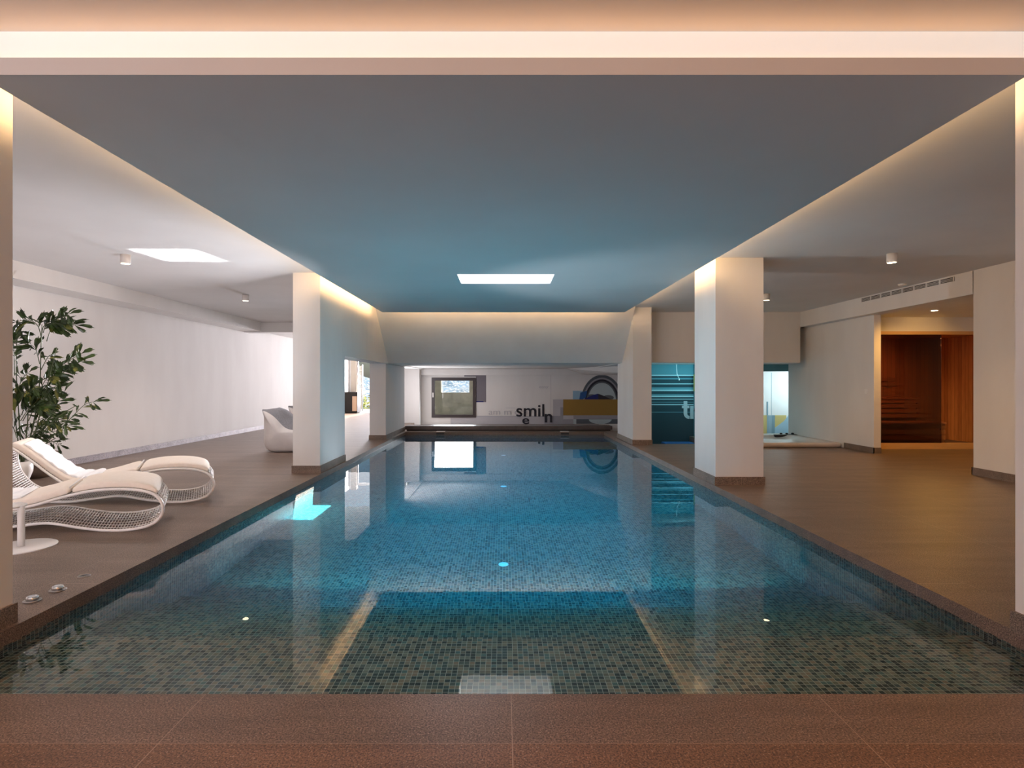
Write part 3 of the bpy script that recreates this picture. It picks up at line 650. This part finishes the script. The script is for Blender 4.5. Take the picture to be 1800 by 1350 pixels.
def lounger(x, y):
    o = empty('sun_lounger', (x, y, 0), 'white wire sun lounger nearest the pool edge with cream cushion', 'sun lounger', 'white wire sun loungers')
    loop = resample(catmull([(-u, 0, z) for u, z in UP + DN], 8, True), 0.026, True)
    base_ = Vector((x, y, 0)); W_ = Vector((SH * LW, LW, 0))
    rail = M().mat(WHITEPOW)
    rail.tube([base_ + p for p in loop], .0125, 8, True); rail.tube([base_ + p + W_ for p in loop], .0125, 8, True); rail.build('edge_rail', None, o)
    wr = M().mat(WHITEPOW)
    for k in range(1, 7): wr.tube([base_ + p + W_ * (k / 7) for p in loop[::2]], .0042, 4, True)
    for p in loop: wr.tube([base_ + p, base_ + p + W_], .0042, 4)
    wr.build('wire_mesh', None, o)
    up = resample(catmull([(-u, 0, z) for u, z in UP[1:]], 8, False), .03, False)
    def pad(pts, name, mat, th, y0, y1, lift, wr_=0., parent=o):
        c = M().mat(mat); rows = []; m = len(pts)
        prof = []
        for k in range(11):
            t_ = (0, .012, .06, .2, .35, .5, .65, .8, .94, .988, 1)[k]; prof.append((y0 + (y1 - y0) * t_, (.72, .88, .97, 1, 1, 1, 1, 1, .97, .88, .72)[k]))
        for i, p in enumerate(pts):
            tg = (pts[min(i + 1, m - 1)] - pts[max(i - 1, 0)]).normalized(); nr = Vector((tg.z, 0, -tg.x));
            if nr.z < 0: nr = -nr
            e = min(i, m - 1 - i); eth = th * (.45 if e == 0 else .85 if e == 1 else 1.0)
            row = []
            for yy, s_ in prof:
                wv = wr_ * (math.sin(i * 1.3 + yy * 9) + math.sin(i * 2.9 - yy * 5) * .6)
                row.append(base_ + p + Vector((SH * yy, yy, 0)) + nr * (lift + eth * s_ + wv))
            for yy, s_ in prof[::-1]: row.append(base_ + p + Vector((SH * yy, yy, 0)) + nr * (lift + (th - eth) * .4))
            rows.append([c.b.verts.new(v) for v in row])
        fs = []
        for a_, b_ in zip(rows, rows[1:]):
            n_ = len(a_)
            for k in range(n_): fs.append(c.b.faces.new([a_[k], a_[(k + 1) % n_], b_[(k + 1) % n_], b_[k]]))
        fs += [c.b.faces.new(rows[0][::-1]), c.b.faces.new(rows[-1])]; c._f(fs, True)
        return c.build(name, None, parent, subsurf=1)
    k1 = int(len(up) * .345)
    c1 = pad(up[1:k1 + 1], 'leg_cushion', CREAM, .05, .015, LW - .015, .012)
    c2 = pad(up[k1:], 'cushion', CREAM, .058, .015, LW - .015, .012)
    pad(up[int(len(up) * .52):-3], 'towel', TOWEL, .022, .09, LW - .04, .068, .007, c2)
    pp = M().mat(WHITEPOW); q1 = up[k1]
    tg = (up[k1 + 1] - up[k1 - 1]).normalized(); nr = Vector((tg.z, 0, -tg.x)); nr = nr if nr.z > 0 else -nr
    pp.tube([base_ + q1 + Vector((SH * yy, yy, 0)) + nr * .062 for yy in (.03, .2, .45, LW - .03)], .006, 6); pp.build('piping', None, c2)
    return o
lo1 = lounger(-2.80, 4.585)
lo2 = copy_tree(lo1); lo2.location = (-2.95, 5.68, 0); lo2['label'] = 'farther white wire sun lounger in front of the potted palm'

# side table
stb = empty('side_table', (-3.59, 4.15, 0), 'white pedestal side table with round base beside the near lounger', 'side table')
M().mat(WHITEPOW).lathe((-3.59, 4.15, 0), [(.218, 0), (.218, .006), (.21, .010), (.0001, .010)], 48).build('base', None, stb)
M().mat(WHITEPOW).lathe((-3.59, 4.15, .01), [(.023, 0), (.023, .30)], 20).build('pole', None, stb)
M().mat(WHITEPOW).lathe((-3.70, 4.15, .30), [(.12, 0), (.12, .010), (.0001, .012)], 48).build('table_top', None, stb)

# ------------------------------------------------------------------ palm and pots
pw = empty('potted_palm', (-6.0, 6.95, 0), 'tall bushy fishtail palm in a rounded white pot behind the loungers', 'plant')
M().mat(POTW).lathe((-5.98, 6.78, 0), [(.13, 0), (.165, .04), (.20, .14), (.205, .20), (.185, .27), (.175, .27), (.17, .24), (.0001, .24)], 40).build('pot', None, pw)
M().mat(SOIL).lathe((-5.98, 6.78, .235), [(.165, 0), (.165, .01), (.0001, .02)], 24).build('soil', None, pw)
stems = M().mat(STEM); leaves = M().mat(LEAF); rnd = random.Random(11)
def leaflet(b, d, nrm, L, W):
    """wedge shaped fishtail leaflet with a ragged tip"""
    d = d.normalized(); s_ = d.cross(nrm).normalized(); up = s_.cross(d).normalized()
    pts = [(0, 0, 0), (.22, .16, .0), (.5, .36, .05), (.78, .5, .03), (.90, .34, .0), (.86, .20, 0), (1.0, .05, -.05), (.84, -.06, 0), (.88, -.24, -.02), (.72, -.40, .02), (.42, -.30, .05), (.2, -.13, 0)]
    vs = [leaves.b.verts.new(b + d * (p[0] * L) + s_ * (p[1] * W) + up * (p[2] * L - .16 * L * p[0] ** 2 + .10 * W * abs(p[1]))) for p in pts]
    c = leaves.b.verts.new(b + d * L * .45 + up * (-.03 * L))
    fs = [leaves.b.faces.new([c, vs[i], vs[(i + 1) % len(vs)]]) for i in range(len(vs))]
    leaves._f(fs, False)
def frond(pix, n, L0, W0, ydep, r=.006):
    n = int(n * 2.3); L0 *= 1.18; W0 *= .66
    Ys = ydep; pts = catmull([Pt(px, py, Ys + k * rnd.uniform(-.05, .05)) for k, (px, py) in enumerate(pix)], 6, False)
    stems.tube(pts, r, 5, taper=.35); m = len(pts)
    for k in range(n):
        f = .30 + .70 * (k + .5) / n; i = min(m - 2, int(f * (m - 1))); p = pts[i]; tg = (pts[i + 1] - pts[i]).normalized()
        side = 1 if k % 2 else -1
        out = tg.cross(Vector((0, 1, 0))).normalized() * side
        d = (tg * rnd.uniform(.5, 1.0) + out * rnd.uniform(.5, .9) + Vector((0, rnd.uniform(-.8, .8), rnd.uniform(-.35, .1))))
        L = L0 * rnd.uniform(.6, 1.2); leaves.mat(LEAFY if rnd.random() < .07 else LEAF)
        leaflet(p, d, Vector((rnd.uniform(-.6, .6), -1 + rnd.uniform(-.2, .9), rnd.uniform(-.2, 1))), L, W0 * L / L0 * rnd.uniform(.8, 1.2))
    leaves.mat(LEAF); leaflet(pts[-1], pts[-1] - pts[-2], Vector((0, -1, .5)), L0 * 1.1, W0)
canes = [((40, 816), (60, 740), (70, 670), (72, 610), (74, 570)), ((38, 816), (34, 740), (29, 660), (30, 590)), ((44, 816), (62, 760), (80, 690), (100, 610)), ((46, 816), (70, 770), (100, 735), (135, 712)), ((36, 816), (30, 760), (20, 690)), ((40, 816), (48, 750), (50, 690)), ((45, 816), (75, 785), (98, 770))]
for cn in canes: stems.tube(catmull([Pt(px, py, 6.93 + rnd.uniform(-.08, .1)) for px, py in cn], 6, False), .010, 6, taper=.4)
for px_, n_, l_, w_ in (
    (((72, 610), (76, 575), (95, 562), (120, 552)), 11, .17, .10), (((74, 600), (66, 572), (48, 562), (28, 566)), 9, .17, .09), (((82, 600), (92, 575), (110, 570), (133, 571)), 9, .16, .09),
    (((70, 640), (62, 612), (50, 606)), 6, .16, .08), (((72, 650), (84, 628), (90, 626)), 5, .15, .08), (((76, 585), (82, 570), (96, 568)), 8, .16, .10),
    (((66, 672), (88, 660), (112, 640), (142, 622)), 14, .17, .12), (((70, 690), (90, 672), (118, 650), (144, 634)), 9, .15, .10), (((64, 700), (80, 668), (98, 655)), 8, .16, .10),
    (((30, 640), (30, 600), (36, 580)), 8, .14, .08), (((26, 660), (24, 610), (20, 590)), 7, .14, .09), (((28, 700), (38, 668), (50, 655)), 7, .16, .10),
    (((50, 740), (70, 700), (100, 682)), 9, .16, .09), (((60, 760), (90, 725), (112, 690)), 8, .15, .08), (((80, 780), (118, 742), (148, 712), (168, 706)), 8, .14, .07),
    (((40, 740), (60, 710), (85, 700)), 12, .17, .11), (((36, 740), (52, 718), (70, 715)), 10, .17, .11), (((30, 740), (22, 712), (10, 705)), 10, .18, .11), (((40, 760), (75, 735), (105, 738)), 10, .16, .08),
    (((44, 780), (80, 762), (112, 756)), 8, .14, .06), (((46, 790), (80, 775), (105, 782)), 7, .13, .05), (((50, 770), (90, 745), (122, 748)), 8, .14, .06), (((30, 770), (20, 745), (8, 740)), 8, .16, .09), (((38, 730), (50, 695), (60, 680)), 10, .17, .10), (((34, 790), (50, 765), (72, 752)), 9, .14, .07), (((30, 700), (40, 690), (60, 700)), 9, .16, .1)):
    frond(px_, n_, l_, w_, 6.9 + rnd.uniform(-.12, .15))
for m_ in (stems, leaves):
    for v_ in m_.b.verts: v_.co.x = max(v_.co.x, -6.40)
stems.build('stems', None, pw); leaves.build('leaves', None, pw, fix=False)
pb = empty('flower_pot', (-6.12, 7.29, 0), 'wide taupe pot behind the white palm pot', 'pot')
M().mat(POTB).lathe((-6.12, 7.29, 0), [(.18, 0), (.23, .08), (.262, .20), (.265, .31), (.25, .315), (.245, .28), (.0001, .28)], 40).build('bowl', None, pb)
M().mat(SOIL).lathe((-6.12, 7.29, .275), [(.235, 0), (.235, .012), (.0001, .02)], 24).build('soil', None, pb)

# ------------------------------------------------------------------ bean bags
def beanbag(x, y, label, s=1., rz=0.):
    o = empty('bean_bag', (x, y, 0), label, 'bean bag', 'grey and white bean bags', rz)
    W_, H_, Dp = .86 * s, .83 * s, .80 * s
    body = M().mat(BAGW); n = 14; rows = []
    # outline of the side: u along +X (0 = back), z up
    side = [(0.0, .0), (-.03, .22), (-.03, .5), (-.02, .70), (-.03, .83), (.09, .775), (.28, .66), (.45, .50), (.62, .42), (.85, .42), (1.0, .36), (1.04, .18), (.98, .02), (.5, .0)]
    m = len(side)
    for k in range(n + 1):
        t_ = k / n; b_ = 1 - abs(2 * t_ - 1) ** 2.4
        row = []
        for u, z in side:
            cu, cz = .5, .32; g = .80 + .20 * b_ if True else 1
            uu = cu + (u - cu) * (g if z < .8 else 1.0 - .06 * b_); zz = z * (.97 + .05 * b_) + (.13 * b_ if u > .2 and z > .3 else 0) if z < .8 else z - .05 * b_
            row.append(Vector((x + uu * W_, y + Dp * (t_) - 0, max(0, zz) * H_ / .86 * 1.0)))
        rows.append(row)
    # round the two side faces outward
    vr = [[body.b.verts.new(p) for p in r] for r in rows]; fs = []
    body.mat(BAGW); body.mat(BAGG)
    for a_, b_ in zip(vr, vr[1:]):
        for k in range(m):
            f = body.b.faces.new([a_[k], a_[(k + 1) % m], b_[(k + 1) % m], b_[k]]); f.material_index = 1 if 4 <= k <= 9 else 0; f.smooth = True
    for r, sgn in ((vr[0], -1), (vr[-1], 1)):
        c = body.b.verts.new(sum((v.co for v in r), Vector()) / m + Vector((-.03, sgn * .10 * s, -.03)))
        mid = [body.b.verts.new(v.co.lerp(c.co, .45) + Vector((0, sgn * .035 * s, 0))) for v in r]
        for k in range(m):
            f = body.b.faces.new([r[k], r[(k + 1) % m], mid[(k + 1) % m], mid[k]]); f.material_index = 0; f.smooth = True
            f = body.b.faces.new([mid[k], mid[(k + 1) % m], c]); f.material_index = 0; f.smooth = True
    body.build('bag', None, o, subsurf=2)
    return o
beanbag(-4.30, 9.86, 'grey and white bean bag chair nearest the left column')
beanbag(-4.28, 11.0, 'second bean bag behind the first, its grey top showing', 1.02)

# ------------------------------------------------------------------ far left end: cabinet, glazed door, outside
cb = empty('cabinet', (-6.2, 22.9, 0), 'dark low cabinet at the far end of the left bay beside the garden door', 'cabinet')
CX0, CX1 = X(608, 22.6), X(628, 22.6)
CAB = base('dark stained wood', (.012, .009, .008), .7, spec=.2)
M().mat(CAB).box(-6.44, CX1, 22.6, 23.2, .04, .87).box(-6.42, CX1 - .04, 22.64, 23.16, 0, .04).build('carcass', None, cb, bevel=.005)
M().mat(base('tan front', (.35, .22, .14), .5)).box(CX1 - .20, CX1 - .02, 22.585, 22.6, .10, .70).build('door', None, cb)
ST = base('sand plaster', (.36, .30, .25), .8)
struct('wall_end', M().mat(PLASTER).box(-6.45, X(617, 23.3), 23.3, 23.5, 0, 3.05).mat(ST).box(X(617, 23.2), X(626, 23.2), 23.2, 23.5, 0, 3.05).mat(PLASTER).box(-3.2, -2.6, 23.3, 23.5, 0, 3.05))
struct('wall_roof_edge', M().mat(PLASTER).box(-6.45, -3.4, 17.9, 18.0, 2.60, 3.05))
d1 = empty('door_1', (-4.6, 23.4, 0), None, None); d1['kind'] = 'structure'
M().mat(WHITEPOW).box(X(626, 23.4), X(630, 23.4), 23.35, 23.45, 0, 2.9).box(-3.3, -3.2, 23.35, 23.45, 0, 2.9).box(X(630, 23.4), -3.3, 23.35, 23.45, 2.8, 2.9).build('door_frame', None, d1)
TER = noisy('terrace stone', (.62, .56, .48), (.70, .64, .56), 2, .8)
tf = M().mat(TER).box(-12, -2.6, 23.5, 27.2, -.25, -.02); struct('floor_terrace', tf)
SLAT = base('pale shutter', (.55, .52, .44), .6)
sh = empty('shutter', (X(633, 25), 25, 0), 'tall pale slatted shutter outside the garden door', 'shutter')
a = M().mat(SLAT); x0, x1 = X(630.5, 25), X(636, 25)
for k in range(40): a.box(x0, x1, 25, 25.04, .06 + k * .049, .06 + k * .049 + .034)
a.build('slats', None, sh)
M().mat(DARKFR).box(x1, x1 + .035, 24.98, 25.06, -.02, 2.06).box(x0 - .03, x0, 24.98, 25.06, -.02, 2.06).build('frame', None, sh)
# shrub at the terrace edge
shb = M(); GR = noisy('shrub leaf', (.10, .13, .02), (.34, .34, .07), 3, .7); shb.mat(GR); r2 = random.Random(3)
for k in range(1500):
    c = Vector((r2.uniform(-8.2, -4.6), r2.uniform(27.0, 27.8), r2.uniform(-.4, .50) + .12 * math.sin(k)))
    d = Vector((r2.uniform(-1, 1), r2.uniform(-1, 1), r2.uniform(-.4, 1))).normalized(); s_ = d.orthogonal().normalized()
    L = r2.uniform(.08, .17); vs = [shb.b.verts.new(c + v) for v in (d * 0, d * L * .5 + s_ * L * .3, d * L, d * L * .5 - s_ * L * .3)]
    shb._f([shb.b.faces.new(vs)])
sety(shb.build('hedge', fix=False), 'low yellow green hedge beyond the terrace', 'hedge')
SEA = noisy('sea', (.03, .13, .30), (.05, .17, .36), .02, .3)
sety(M().mat(SEA).box(-900, 900, 60, 1500, -40.5, -40).build('sea'), 'blue sea below the far hills', 'sea', kind='structure')
def hill_mat():
    m = base('hillside', rough=.95); nt = m.node_tree; b = nt.nodes['Principled BSDF']; L = nt.links.new
    g = N(nt, 'ShaderNodeNewGeometry'); v = N(nt, 'ShaderNodeTexVoronoi', i_Scale=.16); L(g.outputs['Position'], v.inputs['Vector'])
    nz = N(nt, 'ShaderNodeTexNoise', i_Scale=.03, i_Detail=6.); L(g.outputs['Position'], nz.inputs['Vector'])
    r = N(nt, 'ShaderNodeValToRGB'); e = r.color_ramp.elements; e[0].color = (.03, .07, .11, 1); e[1].color = (.09, .15, .21, 1); e[0].position = .4; e[1].position = .62; L(nz.outputs['Fac'], r.inputs[0])
    sp = N(nt, 'ShaderNodeSeparateXYZ'); L(g.outputs['Position'], sp.inputs[0])
    h = math_n(nt, 'LESS_THAN', v.outputs['Distance'], math_n(nt, 'MULTIPLY_ADD', sp.outputs[2], -.004, .42))
    mx = N(nt, 'ShaderNodeMix', data_type='RGBA'); mx.inputs[7].default_value = (.30, .29, .28, 1); L(h, mx.inputs[0]); L(r.outputs[0], mx.inputs[6]); L(mx.outputs[2], b.inputs['Base Color'])
    return m
hm = M().mat(hill_mat()); r3 = random.Random(5); gx, gy = 70, 16; g_ = []
for j in range(gy + 1):
    row = []
    for i in range(gx + 1):
        xx = -700 + 1400 * i / gx; t_ = j / gy
        hgt = -40 + (t_ ** .8) * (58 + 22 * math.sin(xx * .011 + 1) + 12 * math.sin(xx * .031) + r3.uniform(-4, 4))
        row.append(hm.b.verts.new((xx, 950 + 420 * t_, hgt)))
    g_.append(row)
fs = []
for j in range(gy):
    for i in range(gx): fs.append(hm.b.faces.new([g_[j][i], g_[j][i + 1], g_[j + 1][i + 1], g_[j + 1][i]]))
hm._f(fs, True); ho = hm.build('hill', fix=False); sety(ho, 'distant blue hillside dotted with pale houses', 'hill', kind='structure')
# light well outside the window
OL = noisy('olive concrete', (.20, .185, .14), (.27, .25, .19), 4, .9)
TY = 19.6
lw = M().mat(OL)
lw.box(-3.2, X(775, TY), TY, TY + .25, -.6, 2.0).box(X(825, TY), 1.2, TY, TY + .25, -.6, 2.0).box(X(775, TY), X(825, TY), TY, TY + .25, -.6, Z(690, TY))
lw.box(-3.1, -2.95, 17.96, TY, -.6, 2.0).box(.6, .8, 17.96, TY, -.6, 2.0)
lw.mat(G4).box(-2.95, .6, 17.96, TY, -.6, -.1)
struct('wall_light_well', lw)

S.cycles.max_bounces = 14; S.cycles.diffuse_bounces = 5; S.cycles.glossy_bounces = 5; S.cycles.transmission_bounces = 8; S.cycles.transparent_max_bounces = 12
S.cycles.sample_clamp_indirect = 6; S.cycles.caustics_refractive = True; S.cycles.caustics_reflective = True; S.cycles.blur_glossy = .5
